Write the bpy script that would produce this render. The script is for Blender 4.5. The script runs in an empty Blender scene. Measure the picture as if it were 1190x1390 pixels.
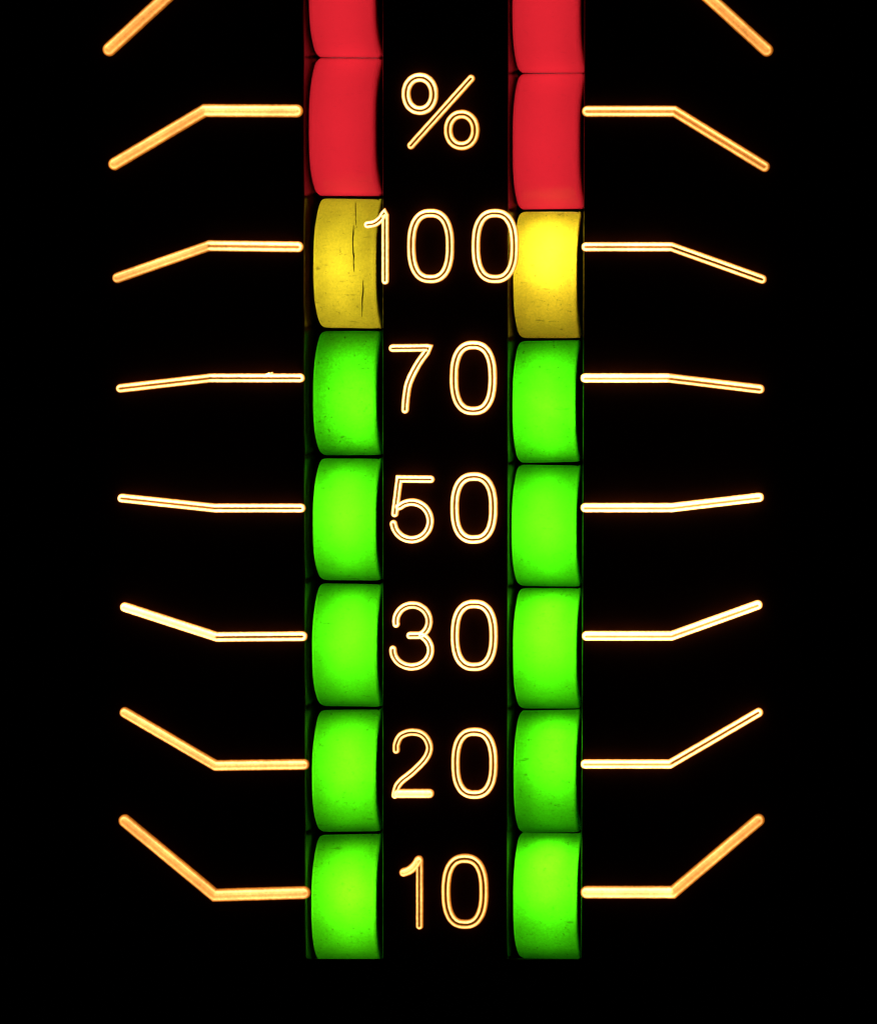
import bpy, bmesh, math, random
from mathutils import Vector, Matrix

random.seed(7)
MM = 0.001
scene = bpy.context.scene
C = scene.collection

# ------------------------------------------------------------------ camera
ZP = 0.012                       # front face of the panel above its underside
DIST, YAW, PITCH = 0.60, math.radians(11.5), math.radians(8.0)
cam_data = bpy.data.cameras.new('camera')
cam = bpy.data.objects.new('camera', cam_data)
C.objects.link(cam)
aim = Vector((0, 0, ZP))
view = Vector((math.sin(YAW) * math.cos(PITCH), math.sin(PITCH), math.cos(YAW) * math.cos(PITCH)))
cam.location = aim + view * DIST
cam.rotation_euler = (Matrix.Rotation(YAW, 3, 'Y') @ Matrix.Rotation(-PITCH, 3, 'X')).to_euler()
cam_data.sensor_fit = 'VERTICAL'
cam_data.sensor_height = 24
FRAME_H = 0.139
cam_data.lens = 24 * DIST / FRAME_H
cam_data.clip_start = 0.01
cam_data.clip_end = 50
scene.camera = cam
CAM_M = Matrix.Translation(cam.location) @ cam.rotation_euler.to_matrix().to_4x4()

# ------------------------------------------------------------------ world: a dark room, no light but the lamps
world = bpy.data.worlds.new('World')
scene.world = world
world.use_nodes = True
world.node_tree.nodes['Background'].inputs[0].default_value = (0, 0, 0, 1)
world.node_tree.nodes['Background'].inputs[1].default_value = 0.0
vs = scene.view_settings
vs.view_transform = 'Standard'
vs.look = 'None'
vs.exposure = 0
vs.gamma = 1
vs.use_curve_mapping = False


def at(x, y, z=ZP):
    """photo pixel -> point on the level z of the panel"""
    k = FRAME_H / 1390.0
    d = CAM_M.to_3x3() @ Vector(((x - 595) * k, (695 - y) * k, -DIST))
    o = cam.location
    t = (z - o.z) / d.z
    return o + d * t


# ------------------------------------------------------------------ materials
def new_mat(name):
    m = bpy.data.materials.new(name)
    m.use_nodes = True
    nt = m.node_tree
    for n in list(nt.nodes):
        nt.nodes.remove(n)
    out = nt.nodes.new('ShaderNodeOutputMaterial')
    return m, nt, out


def node(nt, kind, **inputs):
    n = nt.nodes.new(kind)
    for k, v in inputs.items():
        n.inputs[k.replace('_', ' ')].default_value = v
    return n


def noise(nt, scale, detail=4.0, rough=0.55, loc=(0, 0, 0), stretch=(1, 1, 1)):
    tc = nt.nodes.new('ShaderNodeTexCoord')
    mp = nt.nodes.new('ShaderNodeMapping')
    mp.inputs['Location'].default_value = loc
    mp.inputs['Scale'].default_value = stretch
    nt.links.new(tc.outputs['Object'], mp.inputs['Vector'])
    n = node(nt, 'ShaderNodeTexNoise', Scale=scale, Detail=detail, Roughness=rough)
    nt.links.new(mp.outputs[0], n.inputs['Vector'])
    return n


def ramp(nt, src, a, b, va, vb):
    r = nt.nodes.new('ShaderNodeMapRange')
    r.inputs['From Min'].default_value = a
    r.inputs['From Max'].default_value = b
    r.inputs['To Min'].default_value = va
    r.inputs['To Max'].default_value = vb
    nt.links.new(src, r.inputs['Value'])
    return r.outputs['Result']


def mult(nt, a, b):
    m = nt.nodes.new('ShaderNodeMath')
    m.operation = 'MULTIPLY'
    nt.links.new(a, m.inputs[0])
    nt.links.new(b, m.inputs[1])
    return m.outputs[0]


def lens_material(name, colour, dirt=0.5, loc=(0, 0, 0)):
    """coloured moulded plastic that lets lamp light through"""
    m, nt, out = new_mat(name)
    L = nt.links
    cloud = ramp(nt, noise(nt, 320, 3, 0.5, loc).outputs['Fac'], 0.3, 0.7, 1 - 0.25 * dirt, 1.0)
    grain = ramp(nt, noise(nt, 3200, 3, 0.7, loc).outputs['Fac'], 0.3, 0.7, 1 - 0.30 * dirt, 1.0)
    speck = ramp(nt, noise(nt, 1500, 5, 0.75, loc).outputs['Fac'], 0.33, 0.40, 1 - 0.75 * dirt, 1.0)
    scuff = ramp(nt, noise(nt, 900, 6, 0.7, loc, (0.35, 1.6, 1)).outputs['Fac'], 0.32, 0.38, 1 - 0.6 * dirt, 1.0)
    f = mult(nt, mult(nt, cloud, grain), mult(nt, speck, scuff))
    mix = nt.nodes.new('ShaderNodeMix')
    mix.data_type = 'RGBA'
    mix.inputs[6].default_value = (0, 0, 0, 1)
    mix.inputs[7].default_value = (*colour, 1)
    L.new(f, mix.inputs[0])
    tr = nt.nodes.new('ShaderNodeBsdfTranslucent')
    L.new(mix.outputs[2], tr.inputs['Color'])
    df = nt.nodes.new('ShaderNodeBsdfDiffuse')
    L.new(mix.outputs[2], df.inputs['Color'])
    bump = node(nt, 'ShaderNodeBump', Strength=0.25, Distance=0.0001)
    L.new(noise(nt, 1800, 4, 0.6, loc).outputs['Fac'], bump.inputs['Height'])
    gl = node(nt, 'ShaderNodeBsdfGlossy', Roughness=0.32)
    gl.inputs['Color'].default_value = (1, 1, 1, 1)
    L.new(bump.outputs[0], gl.inputs['Normal'])
    a = node(nt, 'ShaderNodeMixShader', Fac=0.12)
    L.new(tr.outputs[0], a.inputs[1])
    L.new(df.outputs[0], a.inputs[2])
    b = node(nt, 'ShaderNodeMixShader', Fac=0.018)
    L.new(a.outputs[0], b.inputs[1])
    L.new(gl.outputs[0], b.inputs[2])
    L.new(b.outputs[0], out.inputs[0])
    return m


def plastic(name, col, rough, bump_scale=None, bump_strength=0.1):
    m, nt, out = new_mat(name)
    p = nt.nodes.new('ShaderNodeBsdfPrincipled')
    p.inputs['Base Color'].default_value = (*col, 1)
    p.inputs['Specular IOR Level'].default_value = 0.25
    r = ramp(nt, noise(nt, 400, 5, 0.6).outputs['Fac'], 0.3, 0.7, rough * 0.8, rough * 1.25)
    nt.links.new(r, p.inputs['Roughness'])
    if bump_scale:
        b = node(nt, 'ShaderNodeBump', Strength=bump_strength, Distance=0.0001)
        nt.links.new(noise(nt, bump_scale, 3, 0.6).outputs['Fac'], b.inputs['Height'])
        nt.links.new(b.outputs[0], p.inputs['Normal'])
    nt.links.new(p.outputs[0], out.inputs[0])
    return m


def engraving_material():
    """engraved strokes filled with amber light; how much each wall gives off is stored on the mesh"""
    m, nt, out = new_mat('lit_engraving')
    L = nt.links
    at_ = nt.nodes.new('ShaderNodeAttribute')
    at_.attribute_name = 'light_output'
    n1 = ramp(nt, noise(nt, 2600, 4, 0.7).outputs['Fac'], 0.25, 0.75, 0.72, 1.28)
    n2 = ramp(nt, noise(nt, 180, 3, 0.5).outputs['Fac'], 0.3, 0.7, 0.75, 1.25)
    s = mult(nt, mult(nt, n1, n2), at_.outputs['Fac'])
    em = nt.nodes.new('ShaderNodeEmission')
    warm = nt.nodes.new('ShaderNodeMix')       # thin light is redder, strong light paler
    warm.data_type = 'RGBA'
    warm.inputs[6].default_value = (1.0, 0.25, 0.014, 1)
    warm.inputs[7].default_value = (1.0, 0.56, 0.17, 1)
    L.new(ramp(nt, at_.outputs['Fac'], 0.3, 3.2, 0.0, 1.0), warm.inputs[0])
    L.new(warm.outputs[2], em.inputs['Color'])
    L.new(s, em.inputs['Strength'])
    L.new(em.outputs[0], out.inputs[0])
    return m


GREEN = (0.082, 0.94, 0.003)
YELLOW = (0.95, 0.66, 0.022)
YELLOW_DULL = (0.74, 0.55, 0.018)
RED = (0.84, 0.021, 0.035)
M_PANEL = plastic('black_satin_panel', (0.055, 0.018, 0.008), 0.16, 3000, 0.08)
M_BOARD = plastic('black_board', (0.012, 0.011, 0.010), 0.6)
M_BAFFLE = plastic('black_baffle', (0.016, 0.015, 0.014), 0.5)
M_CRACK = plastic('crack_dirt', (0.02, 0.015, 0.004), 0.8)
M_GLOW = engraving_material()


# ------------------------------------------------------------------ object helpers
def link(name, verts, faces, mat, parent=None, smooth=False):
    me = bpy.data.meshes.new(name)
    me.from_pydata([tuple(v) for v in verts], [], faces)
    me.materials.append(mat)
    bm = bmesh.new()
    bm.from_mesh(me)
    bmesh.ops.recalc_face_normals(bm, faces=bm.faces)
    bm.to_mesh(me)
    bm.free()
    if smooth:
        me.polygons.foreach_set('use_smooth', [True] * len(me.polygons))
    o = bpy.data.objects.new(name, me)
    C.objects.link(o)
    if parent is not None:
        o.parent = parent
    return o


def tag(o, label, cat=None, group=None, kind=None):
    o['label'] = label
    if cat:
        o['category'] = cat
    if group:
        o['group'] = group
    if kind:
        o['kind'] = kind
    return o


def plain_empty(name, loc, parent=None):
    o = bpy.data.objects.new(name, None)
    o.empty_display_size = 0.003
    o.location = loc
    C.objects.link(o)
    if parent is not None:
        o.parent = parent
    return o


# ------------------------------------------------------------------ setting: the board behind everything
Z0 = 0.002
bx, by = 0.125, 0.135
v = [(sx * bx, sy * by, z) for z in (0, Z0) for sx, sy in ((-1, -1), (1, -1), (1, 1), (-1, 1))]
f = [(0, 3, 2, 1), (4, 5, 6, 7), (0, 1, 5, 4), (1, 2, 6, 5), (2, 3, 7, 6), (3, 0, 4, 7)]
board = link('backing_board', v, f, M_BOARD)
tag(board, 'plain black board that carries the lamps and the panel', kind='structure')

# ------------------------------------------------------------------ the black panel with its two long slots
# slot outlines on the panel's front face: left and right edge, top (beyond the frame) and bottom
SLOTS = [((412, -150), (519, -150), (519, 1301), (415, 1301)),
         ((690, -150), (793, -150), (788, 1301), (688, 1301))]


def build_panel():
    ex, ey = 0.115, 0.125
    q = [[at(*p) for p in s] for s in SLOTS]
    outer = [Vector((-ex, ey, ZP)), Vector((ex, ey, ZP)), Vector((ex, -ey, ZP)), Vector((-ex, -ey, ZP))]
    top = outer + q[0] + q[1]
    n = len(top)
    under = {6: 0.0036, 7: 0.0036, 10: 0.0036, 11: 0.0036}      # the foot of each slot is undercut
    verts = [Vector((p.x, p.y, ZP)) for p in top] + [Vector((p.x, p.y - under.get(i, 0), Z0)) for i, p in enumerate(top)]
    # outer 0 TL 1 TR 2 BR 3 BL ; slot A 4 TL 5 TR 6 BR 7 BL ; slot B 8 TL 9 TR 10 BR 11 BL
    sheet = [(0, 3, 7, 4), (4, 5, 8, 0), (0, 8, 9, 1), (9, 10, 2, 1), (10, 11, 2), (11, 6, 3, 2), (6, 7, 3), (5, 6, 11, 8)]
    faces = list(sheet) + [tuple(i + n for i in reversed(s)) for s in sheet]
    for loop in ((0, 1, 2, 3), (4, 5, 6, 7), (8, 9, 10, 11)):
        for i in range(4):
            a, b = loop[i], loop[(i + 1) % 4]
            faces.append((a, b, b + n, a + n))
    o = link('meter_panel', verts, faces, M_PANEL)
    bv = o.modifiers.new('bevel', 'BEVEL')
    bv.width = 0.00025
    bv.segments = 2
    bv.limit_method = 'ANGLE'
    bv.angle_limit = math.radians(50)
    return o


panel = build_panel()
tag(panel, 'black level meter panel with two lamp slots and glowing amber scale markings', 'panel')


# ------------------------------------------------------------------ lamps
def make_lamp(tl, tr, br, bl, mat, label, group, power, spot=(0.5, 0.5), depth=6.0, area=False,
              light_col=(1, 1, 1), radius=1.6, bulge=4.9, expo=3.0, cheek=2.0, hotspot=None, wall=0.12):
    z_end, z_low = 0.0063, Z0
    cor = [at(*p, z_end) for p in (tl, tr, br, bl)]
    mid = sum(cor, Vector()) / 4
    root = plain_empty('indicator_lamp', (mid.x, mid.y, Z0))
    tag(root, label, 'lamp', group)
    inset = 0.30 * MM
    # profile across the lens: foot, side wall, rounded shoulder, face
    prof = [(0.0, None), (0.0, -2.6), (0.0, -0.55), (0.010, -0.28), (0.03, -0.10), (0.07, -0.02)]
    prof += [(s, 0.0) for s in (0.14, 0.22, 0.32, 0.42, 0.5)]
    full = prof + [(1 - s, d) for s, d in reversed(prof[:-1])]
    NV = 33
    verts, faces = [], []
    for j in range(NV):
        t = j / (NV - 1)
        t = 0.5 - 0.5 * math.cos(math.pi * t) * (0.55 + 0.45 * abs(math.cos(math.pi * t)))
        u = 2 * t - 1
        zt = z_end + bulge * MM * (1 - abs(u) ** expo)
        lft = cor[0].lerp(cor[3], t)
        rgt = cor[1].lerp(cor[2], t)
        # corners pulled in a little at both ends
        e = max(0.0, (abs(u) - 0.90) / 0.10)
        pull = 0.45 * MM * e * e
        wd = (rgt - lft).normalized()
        lft = lft + wd * pull
        rgt = rgt - wd * pull * 0.35
        for s, d in full:
            p = lft.lerp(rgt, s)
            z = z_low if d is None else max(z_low + 0.0002, zt + d * MM)
            verts.append(Vector((p.x - mid.x, p.y - mid.y, z - Z0)))
    w = len(full)
    for j in range(NV - 1):
        for i in range(w - 1):
            a = j * w + i
            faces.append((a, a + 1, a + w + 1, a + w))
    lens = link('lens', verts, faces, mat, root, smooth=True)
    # black lamp holder: floor, with unseen end walls and cheeks added to block light
    sv, sf = [], []

    def box(c0, c1, c2, c3, za, zb):
        k = len(sv)
        for z in (za, zb):
            for c in (c0, c1, c2, c3):
                sv.append(Vector((c.x - mid.x, c.y - mid.y, z - Z0)))
        sf.extend([(k, k + 3, k + 2, k + 1), (k + 4, k + 5, k + 6, k + 7), (k, k + 1, k + 5, k + 4),
                   (k + 1, k + 2, k + 6, k + 5), (k + 2, k + 3, k + 7, k + 6), (k + 3, k, k + 4, k + 7)])
    xin = (cor[1] - cor[0]).normalized() * inset
    ydn = (cor[3] - cor[0]).normalized()
    A, B, Cc, D = cor[0] + xin, cor[1] - xin, cor[2] - xin, cor[3] + xin
    th = 0.35 * MM
    ze = z_end + wall * MM
    box(A, B, B + ydn * th, A + ydn * th, Z0, ze)
    box(D - ydn * th, Cc - ydn * th, Cc, D, Z0, ze)
    box(A + ydn * th * 1.1, B + ydn * th * 1.1, Cc - ydn * th * 1.1, D - ydn * th * 1.1, Z0, Z0 + 0.0003)
    for side in (0, 1):  # side cheeks, added to darken the lens sides
        k0 = len(sv)
        NS = 17
        for j in range(NS):
            t = 0.03 + 0.94 * j / (NS - 1)
            u = 2 * t - 1
            lft = cor[0].lerp(cor[3], t) + xin * 0.8
            rgt = cor[1].lerp(cor[2], t) - xin * 0.8
            zt = z_end + bulge * MM * (1 - abs(u) ** expo) - cheek * MM
            zt = max(zt, Z0 + 0.001)
            wv = xin.normalized() * 0.35 * MM
            a = lft if side == 0 else rgt - wv
            for q_, z_ in ((a, Z0), (a + wv, Z0), (a + wv, zt), (a, zt)):
                sv.append(Vector((q_.x - mid.x, q_.y - mid.y, z_ - Z0)))
        for j in range(NS - 1):
            a = k0 + j * 4
            for e in range(4):
                b = (e + 1) % 4
                sf.append((a + e, a + b, a + b + 4, a + e + 4))
        sf.append((k0, k0 + 1, k0 + 2, k0 + 3))
        a = k0 + (NS - 1) * 4
        sf.append((a, a + 3, a + 2, a + 1))
    link('socket_baffle', sv, sf, M_BAFFLE, root)
    # the light source itself
    if area:
        ld = bpy.data.lights.new('lamp_light', 'AREA')
        ld.shape = 'RECTANGLE'
        ld.size = (cor[1] - cor[0]).length * 0.94
        ld.size_y = (cor[3] - cor[0]).length * 0.97
        loc = Vector((0, 0, 0.0007))
    else:
        ld = bpy.data.lights.new('lamp_light', 'POINT')
        ld.shadow_soft_size = radius * MM
        top = cor[0].lerp(cor[1], spot[0])
        bot = cor[3].lerp(cor[2], spot[0])
        p = top.lerp(bot, spot[1])
        loc = Vector((p.x - mid.x, p.y - mid.y, z_end + bulge * MM - depth * MM - Z0))
        if hotspot:
            rd = bpy.data.lights.new('hotspot_light', 'AREA')  # added light beside the bulb, widens the hot spot on the lens
            rd.shape = 'ELLIPSE'
            rd.size, rd.size_y = hotspot[1] * MM, hotspot[2] * MM
            rd.energy = hotspot[0]
            ro = bpy.data.objects.new('hotspot_light', rd)
            ro.location = loc
            ro.rotation_euler = (math.pi, 0, 0)
            ro.parent = root
            C.objects.link(ro)
    ld.energy = power
    ld.color = light_col
    lo = bpy.data.objects.new('lamp_light', ld)
    lo.location = loc
    if area:
        lo.rotation_euler = (math.pi, 0, 0)
    lo.parent = root
    C.objects.link(lo)
    return root, lens, cor, mid


G_GREEN = 'green lamps of the two meter columns'
G_YEL = 'yellow lamps of the two meter columns'
G_RED = 'red lamps of the two meter columns'

# pixel rows of the lens ends, and the columns' edges at those rows (lens ends lie deep in the slot)
LEFT = [('red', -105, 78.3, 430, 517), ('red', 78.9, 266, 430, 517), ('yellow', 269, 446, 436, 517),
        ('green', 449, 618, 435, 517), ('green', 622, 788, 434, 517), ('green', 792, 959, 434, 518),
        ('green', 963, 1129, 433, 517), ('green', 1132, 1306, 433, 517)]
RIGHT = [('red', -90, 99.2, 704, 793), ('red', 99.8, 284, 704, 792), ('yellow', 287, 459, 704, 787),
         ('green', 462, 628, 703, 786), ('green', 631, 796, 703, 787), ('green', 798, 962, 704, 787),
         ('green', 964, 1130, 704, 787), ('green', 1131, 1301, 705, 788)]
LEFT_LABEL = ['red lamp lens above the one beside the upper ring of the percent sign',
              'red lamp lens beside the upper ring of the percent sign',
              'dull yellow lamp lens with cracks, touched by the one of the hundred',
              'glowing green lamp lens beside the digit seven',
              'glowing green lamp lens beside the digit five',
              'glowing green lamp lens beside the digit three',
              'glowing green lamp lens beside the digit two',
              'glowing green lamp lens beside the digit one of the ten']
RIGHT_LABEL = ['red lamp lens above the one beside the lower ring of the percent sign',
               'red lamp lens beside the lower ring of the percent sign',
               'bright yellow lamp lens touched by the last zero of the hundred',
               'glowing green lamp lens beside the zero that follows the seven',
               'glowing green lamp lens beside the zero that follows the five',
               'glowing green lamp lens beside the zero that follows the three',
               'glowing green lamp lens beside the zero that follows the two',
               'glowing green lamp lens beside the zero of the ten']
# where the bulb sits behind each lens (across, down), its distance and power
# (across, down, distance mm, bulb output, output of an added hot-spot light, its width mm, length mm)
LEFT_BULB = [None, None, (0.45, 0.50, 5.4, 0.0028, 0.0, 4, 7), (0.70, 0.52, 4.6, 0.0010, 0.00110, 4.6, 8.0),
             (0.55, 0.44, 4.6, 0.0013, 0.00115, 5.5, 9.0), (0.60, 0.42, 4.6, 0.0010, 0.00105, 4.6, 8.5),
             (0.60, 0.42, 4.6, 0.0009, 0.00110, 4.8, 7.5), (0.62, 0.42, 4.4, 0.0008, 0.00120, 5.0, 7.5)]
RIGHT_BULB = [None, None, (0.58, 0.36, 4.2, 0.0017, 0.00050, 4.5, 6.0), (0.56, 0.50, 4.6, 0.0012, 0.00120, 5.4, 8.5),
              (0.55, 0.46, 4.6, 0.0012, 0.00115, 5.2, 8.5), (0.56, 0.38, 4.6, 0.0010, 0.00135, 5.8, 9.0),
              (0.66, 0.36, 4.4, 0.0009, 0.00095, 4.6, 7.0), (0.56, 0.34, 4.4, 0.0009, 0.00145, 5.6, 8.0)]
RED_POWER = 0.00143
lamp_store = {}
walls = {('R', 6): -0.3, ('R', 7): -0.3, ('L', 2): 0.15}
for side, rows, labels, bulbs in (('L', LEFT, LEFT_LABEL, LEFT_BULB), ('R', RIGHT, RIGHT_LABEL, RIGHT_BULB)):
    for i, (kind, y0, y1, xl, xr) in enumerate(rows):
        loc = (0.013 * i, 0.05 if side == 'L' else 0.2, 0.01 * i)
        if kind == 'red':
            mat = lens_material('red_lens', RED, 0.10, loc)
        elif kind == 'yellow':
            mat = lens_material('yellow_lens', YELLOW_DULL if side == 'L' else YELLOW, 0.75, loc)
        else:
            mat = lens_material('green_lens', (GREEN[0] * random.uniform(.85, 1.2), GREEN[1] * random.uniform(.92, 1), GREEN[2]), random.uniform(.5, .95), loc)
        sk = random.uniform(-0.8, 0.8)
        j = [random.uniform(-0.8, 0.8) for _ in range(4)]
        q = ((xl + j[0], y0 + sk), (xr + j[1] * .5, y0 - sk), (xr + j[1] * .5, y1 - sk), (xl + j[0], y1 + sk))
        grp = {'red': G_RED, 'yellow': G_YEL, 'green': G_GREEN}[kind]
        if kind == 'red':
            r = make_lamp(*q, mat, labels[i], grp, RED_POWER, area=True, expo=3.2, wall=-0.35)
        else:
            b = bulbs[i]
            k1, k2 = (0.58, 0.84) if kind == 'green' else (1.0, 1.0)
            r = make_lamp(*q, mat, labels[i], grp, b[3] * k1, (b[0], b[1]), b[2], expo=3.0,
                          hotspot=(b[4] * k2, b[5] * 0.80, b[6] * 0.85) if b[4] else None, wall=walls.get((side, i), 0.06))
        lamp_store[(side, i)] = r


# cracks in the dull yellow lens: thin jagged slits lying on its face
def crack(points, width):
    root, lens, cor, mid = lamp_store[('L', 2)]
    y0, y1 = 269, 446
    verts, faces = [], []
    pts = []
    for a, b in zip(points[:-1], points[1:]):
        n = max(2, int(abs(b[1] - a[1]) / 4))
        for k in range(n):
            t = k / n
            pts.append((a[0] + (b[0] - a[0]) * t + random.uniform(-.5, .5), a[1] + (b[1] - a[1]) * t))
    pts.append(points[-1])
    for k, (x, y) in enumerate(pts):
        t = (y - y0) / (y1 - y0)
        zf = 0.0063
        for _ in range(4):                       # height of the lens face where this pixel meets it
            p = at(x, y, zf)
            tt = (p.y - cor[0].y) / (cor[3].y - cor[0].y)
            u = 2 * min(1, max(0, tt)) - 1
            zf = 0.0063 + 4.9 * MM * (1 - abs(u) ** 3.0)
        p = at(x, y, zf + 0.00006)
        wv = width * MM * 0.1 * (0.35 + 0.65 * math.sin(math.pi * (k + .3) / (len(pts) - .4))) * random.uniform(.6, 1.3)
        for sgn in (-1, 1):
            verts.append(Vector((p.x + sgn * wv / 2 - mid.x, p.y - mid.y, p.z - Z0)))
            verts.append(Vector((p.x + sgn * wv / 2 - mid.x, p.y - mid.y, p.z - Z0 - 0.00012)))
    for k in range(len(pts) - 1):
        a = k * 4
        b = a + 4
        faces += [(a, b, b + 2, a + 2), (a, a + 1, b + 1, b), (a + 2, b + 2, b + 3, a + 3), (a + 1, a + 3, b + 3, b + 1)]
    o = link('crack', verts, faces, M_CRACK, lens)
    return o


crack([(482, 275), (483, 306)], 1.0)
crack([(480, 306), (479, 330), (480.5, 369)], 2.0)
crack([(493, 380), (492, 400), (491, 430)], 1.4)


# ------------------------------------------------------------------ lit engraving on the panel
# profile of a stroke: (distance from its centre line / half width, height in mm, light output)
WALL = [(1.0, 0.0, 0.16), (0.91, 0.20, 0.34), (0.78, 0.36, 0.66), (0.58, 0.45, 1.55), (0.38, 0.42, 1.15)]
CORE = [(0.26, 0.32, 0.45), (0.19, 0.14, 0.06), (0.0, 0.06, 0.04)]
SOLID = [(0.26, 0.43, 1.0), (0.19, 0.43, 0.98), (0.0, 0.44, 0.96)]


def stroke(path, width, power=1.6, core=1.0, closed=False, name='stroke', parent=None, skew=0.0, up=0.16):
    """path in photo pixels; core: 1 = slit of shadow along the middle, 0 = solid; may be a list per point"""
    n = len(path)
    P = [Vector(p) for p in path]
    cores = core if isinstance(core, (list, tuple)) else [core] * n
    pw = power if isinstance(power, (list, tuple)) else [power] * n
    nor = []
    for i in range(n):
        if closed:
            a, b = P[i - 1], P[(i + 1) % n]
            d1 = (P[i] - a).normalized()
            d2 = (b - P[i]).normalized()
        else:
            d1 = (P[i] - P[i - 1]).normalized() if i else (P[1] - P[0]).normalized()
            d2 = (P[i + 1] - P[i]).normalized() if i < n - 1 else d1
        n1 = Vector((d1.y, -d1.x))
        n2 = Vector((d2.y, -d2.x))
        m = n1 + n2
        m = m.normalized() if m.length > 1e-6 else n1
        k = 1.0 / max(0.72, m.dot(n1))
        nor.append(m * k)
    hw = width / 2
    prof = list(WALL)
    ncap = 8
    rings = []                       # each ring: list of (pixel, height, light)
    levels = [(WALL[0][0], -0.0, 0.0)] + prof
    idx_core = range(3)

    def contour(r, side_only=None):
        """ordered (pixel, path index, outward direction)"""
        res = []
        if closed:
            for i in range(n):
                res.append((P[i] + nor[i] * r * hw * side_only, i, nor[i].normalized() * side_only))
            return res
        for i in range(n):
            res.append((P[i] + nor[i] * r * hw, i, nor[i].normalized()))
        d = (P[-1] - P[-2]).normalized()
        m = Vector((d.y, -d.x))
        for k in range(1, ncap):
            a = math.pi * k / ncap
            o = m * math.cos(a) + d * math.sin(a)
            res.append((P[-1] + o * r * hw, n - 1, o))
        for i in reversed(range(n)):
            res.append((P[i] - nor[i] * r * hw, i, -nor[i].normalized()))
        d = (P[0] - P[1]).normalized()
        m = Vector((d.y, -d.x))
        for k in range(1, ncap):
            a = math.pi * k / ncap
            o = m * math.cos(a) + d * math.sin(a)
            res.append((P[0] + o * r * hw, 0, o))
        return res

    verts, light, faces = [], [], []

    def emit(sgn):
        first = len(verts)
        cnt = None
        rows = 0
        allp = [(r, h, g, None) for r, h, g in WALL] + [(CORE[k][0], None, None, k) for k in idx_core]
        for r, h, g, k in allp:
            cc = contour(r, sgn)
            cnt = len(cc)
            for p, i, o in cc:
                if k is None:
                    hh, gg = h, g
                else:
                    c = cores[i]
                    hh = CORE[k][1] * c + SOLID[k][1] * (1 - c)
                    gg = CORE[k][2] * c + SOLID[k][2] * (1 - c)
                q = p.copy()
                q.y += skew * (1 - r)
                wob = random.uniform(-.22, .22) if r > 0 else 0
                wv = at(q.x + o.x * wob, q.y + o.y * wob, ZP)
                verts.append(Vector((wv.x, wv.y, ZP + 0.00004 + hh * MM)))
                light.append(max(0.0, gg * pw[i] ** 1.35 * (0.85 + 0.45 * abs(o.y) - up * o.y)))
            rows += 1
        for a in range(rows - 1):
            for b in range(cnt):
                c = (b + 1) % cnt
                faces.append((first + a * cnt + b, first + a * cnt + c, first + (a + 1) * cnt + c, first + (a + 1) * cnt + b))
        # underside
        base = len(verts)
        for r in (1.0, 0.0):
            for p, i, o in contour(r, sgn):
                wv = at(p.x, p.y, ZP)
                verts.append(Vector((wv.x, wv.y, ZP + 0.00002)))
                light.append(0.0)
        for b in range(cnt):
            c = (b + 1) % cnt
            faces.append((base + b, base + cnt + b, base + cnt + c, base + c))
            faces.append((first + b, base + b, base + c, first + c))

    if closed:
        emit(1)
        emit(-1)
    else:
        emit(None)
    return verts, faces, light


def engrave(name, strokes, parent, label=None):
    verts, faces, light = [], [], []
    for kw in strokes:
        v_, f_, l_ = stroke(**kw)
        k = len(verts)
        verts += v_
        light += l_
        faces += [tuple(i + k for i in fc) for fc in f_]
    me = bpy.data.meshes.new(name)
    me.from_pydata([tuple(p) for p in verts], [], faces)
    me.materials.append(M_GLOW)
    at_ = me.attributes.new('light_output', 'FLOAT', 'POINT')
    at_.data.foreach_set('value', light)
    o = bpy.data.objects.new(name, me)
    C.objects.link(o)
    o.parent = parent
    if label:
        o['label'] = label
    return o


def arc(cx, cy, rx, ry, a0, a1, n=28):
    return [(cx + rx * math.cos(math.radians(a0 + (a1 - a0) * k / n)),
             cy - ry * math.sin(math.radians(a0 + (a1 - a0) * k / n))) for k in range(n + 1)]


def oval(cx, cy, rx, ry, e=2.5, n=64):
    pts = []
    for k in range(n):
        a = 2 * math.pi * k / n
        c, s = math.cos(a), math.sin(a)
        pts.append((cx + rx * math.copysign(abs(c) ** (2 / e), c), cy - ry * math.copysign(abs(s) ** (2 / e), s)))
    return pts


def smooth(pts, n=10):
    """Catmull-Rom through the points"""
    out = []
    P = [pts[0]] + list(pts) + [pts[-1]]
    for i in range(1, len(P) - 2):
        p0, p1, p2, p3 = (Vector(P[i + k]) for k in (-1, 0, 1, 2))
        for k in range(n):
            t = k / n
            out.append(tuple(0.5 * ((2 * p1) + (p2 - p0) * t + (2 * p0 - 5 * p1 + 4 * p2 - p3) * t * t
                                    + (3 * p1 - p0 - 3 * p2 + p3) * t ** 3)))
    out.append(tuple(pts[-1]))
    return out


def lines(pts, n=26):
    out = []
    for a, b in zip(pts[:-1], pts[1:]):
        for k in range(n):
            t = k / n
            out.append((a[0] + (b[0] - a[0]) * t, a[1] + (b[1] - a[1]) * t))
    out.append(pts[-1])
    return out


W = 11.6


def zero(cx, cy, rx, ry, power=2.0, w=W):
    return [dict(path=oval(cx, cy, rx - w / 2, ry - w / 2), width=w, power=power, closed=True)]


# percent sign
pc = engrave('percent_sign', [dict(path=lines([(639.5, 106.5), (558, 197.5)]), width=10.5, power=1.7)], panel,
             'glowing amber percent sign')
engrave('ring', [dict(path=oval(570, 127.5, 18.8, 22.5, 2.1, 48), width=12.5, power=2.3, closed=True)], pc)
engrave('ring', [dict(path=oval(626.7, 176.5, 18.3, 21.5, 2.1, 48), width=12, power=1.7, closed=True)], pc)

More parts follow.
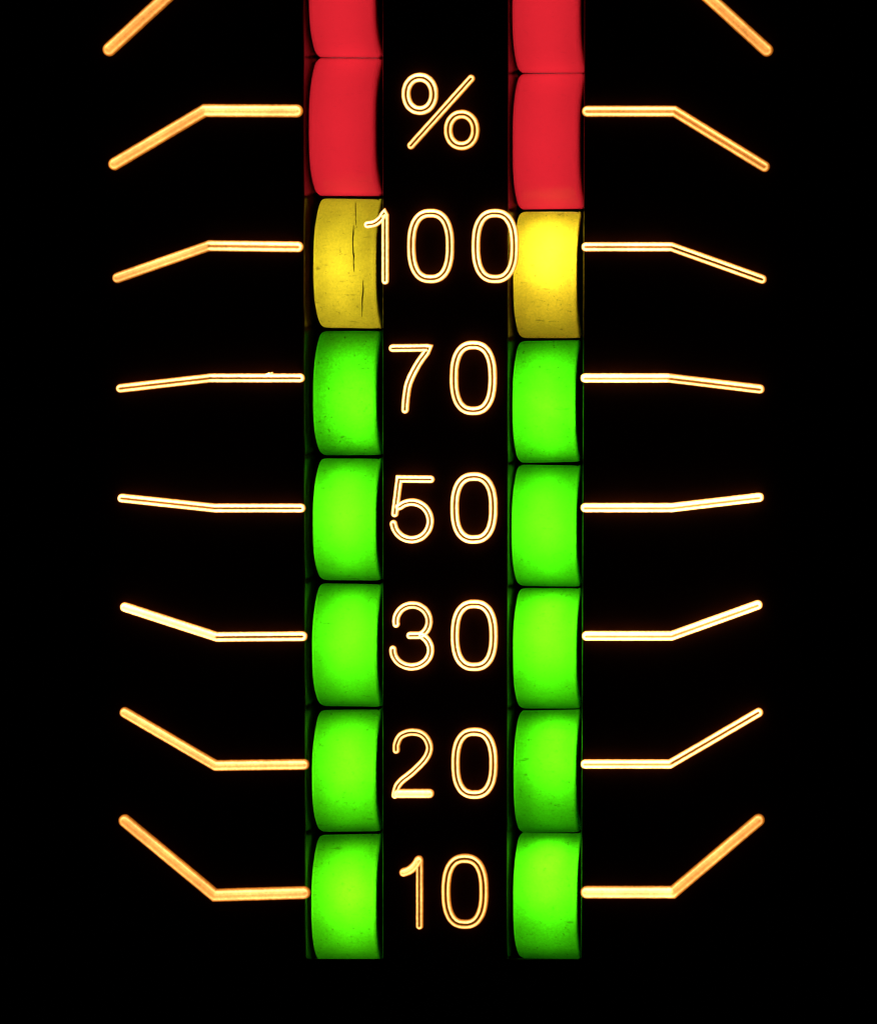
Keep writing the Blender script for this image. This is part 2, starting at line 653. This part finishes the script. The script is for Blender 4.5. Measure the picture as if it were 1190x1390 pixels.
numbers = {
    '100': [('1', [dict(path=smooth([(499, 305), (509, 303), (517, 297), (522, 289)], 6) + lines([(523, 292), (523, 381)]),
                        width=10, power=2.6)]),
            ('0', zero(584.6, 334, 32, 50.5, 2.3)), ('0', zero(672, 334, 32, 50.5, 2.4))],
    '70': [('7', [dict(path=lines([(533, 472.5), (582, 472)]) + smooth([(579, 478), (567, 495), (555.5, 518), (551.5, 538), (550, 556)], 8),
                       width=10.5, power=2.5)]),
           ('0', zero(642.4, 513, 32, 50.5, 2.5))],
    '50': [('5', [dict(path=lines([(585, 650.5), (542, 650), (536, 697)]), width=10, power=2.7),
                  dict(path=[(541, 688)] + arc(559, 707, 25, 25.5, 128, -172, 36), width=10, power=2.7)]),
           ('0', zero(643.3, 689.5, 32, 48.5, 2.7))],
    '30': [('3', [dict(path=arc(560, 843, 22.5, 22, 190, -50, 30) + [(570, 862.2), (556.5, 862.4)], width=10, power=2.7),
                  dict(path=arc(559, 882, 25.5, 23, 57, -182, 34), width=10, power=2.7)]),
           ('0', zero(643.7, 862.4, 32, 48.5, 2.7))],
    '20': [('2', [dict(path=smooth([(538, 1018), (538.5, 1009), (545, 998), (560, 993.5), (575, 998), (583, 1013), (578, 1029),
                                    (561, 1047), (546, 1059), (539, 1068), (536.5, 1079)], 6), width=10, power=2.0),
                  dict(path=lines([(540, 1077), (583, 1077)]), width=12.5, power=1.9, core=0.15)]),
           ('0', zero(644, 1035.8, 31.5, 48.5, 2.1))],
    '10': [('1', [dict(path=lines([(569.6, 1168), (569.6, 1256.5)]), width=10, power=1.5),
                  dict(path=smooth([(548, 1184), (556, 1181), (563, 1175), (568.5, 1167)], 5), width=12, power=1.45, core=0.0)]),
           ('0', zero(631, 1209.8, 32, 51, 1.6, 12.5))],
}
for num, digits in numbers.items():
    k = panel
    e = None
    for j, (ch, st) in enumerate(digits):
        nth = 'first' if j == 0 else ('last' if j == len(digits) - 1 else 'middle')
        engrave('digit', st, panel, 'glowing amber digit %s, %s of the number %s' % (ch, nth, num))

# leader lines: outer end, bend, inner end, width, output (outer, inner), slit (outer, inner), skew
LEADERS = [
    ((149, 67), (274, -48), (403, -42), 19, (1.05, 1.05), (0, 0)),
    ((156, 222.5), (278, 150), (403, 150.5), 17.5, (1.08, 1.4), (0, .1)),
    ((160, 377), (284, 333.5), (405, 335), 14.5, (1.2, 2.0), (0, .75)),
    ((164, 527), (286, 513), (408, 513), 12, (1.9, 2.6), (.9, 1)),
    ((166, 676), (292, 689.5), (409, 689.5), 12, (2.4, 2.7), (.9, 1)),
    ((170, 824), (295, 864.5), (411, 863.5), 13, (2.3, 2.8), (.25, 1)),
    ((170, 967), (293, 1039), (413, 1037.5), 14.5, (1.25, 1.45), (0, .15)),
    ((170, 1114), (292, 1215), (413, 1211.5), 17.5, (1.08, 1.22), (0, 0)),
    ((1040, 68), (914, -47), (797, -44), 18, (1.05, 1.05), (0, 0)),
    ((1037, 226), (915, 151), (797, 151), 15, (1.2, 1.6), (.55, .6)),
    ((1034, 379), (911, 335), (795, 335), 12.5, (1.8, 2.5), (1, .9)),
    ((1031, 528), (907, 513), (794, 513), 12.5, (2.0, 3.2), (.9, .8)),
    ((1030, 675), (911, 689), (794, 689), 12.5, (3.2, 3.2), (.8, .8)),
    ((1028, 821), (911, 863), (796, 863), 13, (3.2, 3.2), (.8, .8)),
    ((1029, 967), (909, 1037), (794, 1037), 12.5, (2.2, 2.8), (.95, .7)),
    ((1029, 1113), (913, 1211), (796, 1211), 17, (1.08, 1.6), (0, 0)),
]
for o_, b_, i_, w_, pw_, cr_ in LEADERS:
    a = lines([o_, b_], 40)[:-1]
    b = lines([b_, i_], 40)
    power = [pw_[0]] * len(a) + [pw_[0] * .5 + pw_[1] * .5] + [pw_[1]] * (len(b) - 1)
    core = [cr_[0]] * len(a) + [cr_[1]] * len(b)
    cuts = [dict(path=a + b, width=w_, power=power, core=core, skew=0.7 if pw_[1] > 2.9 else 0.0)]
    if o_ == (164, 527):             # a burr left by the cutter
        cuts.append(dict(path=[(362.5, 509), (366, 507.6)], width=4.5, power=2.6, core=0.0))
        cuts.append(dict(path=[(369.2, 506.4), (370.4, 506)], width=2.4, power=1.6, core=0.0))
    engrave('leader_line', cuts, panel)
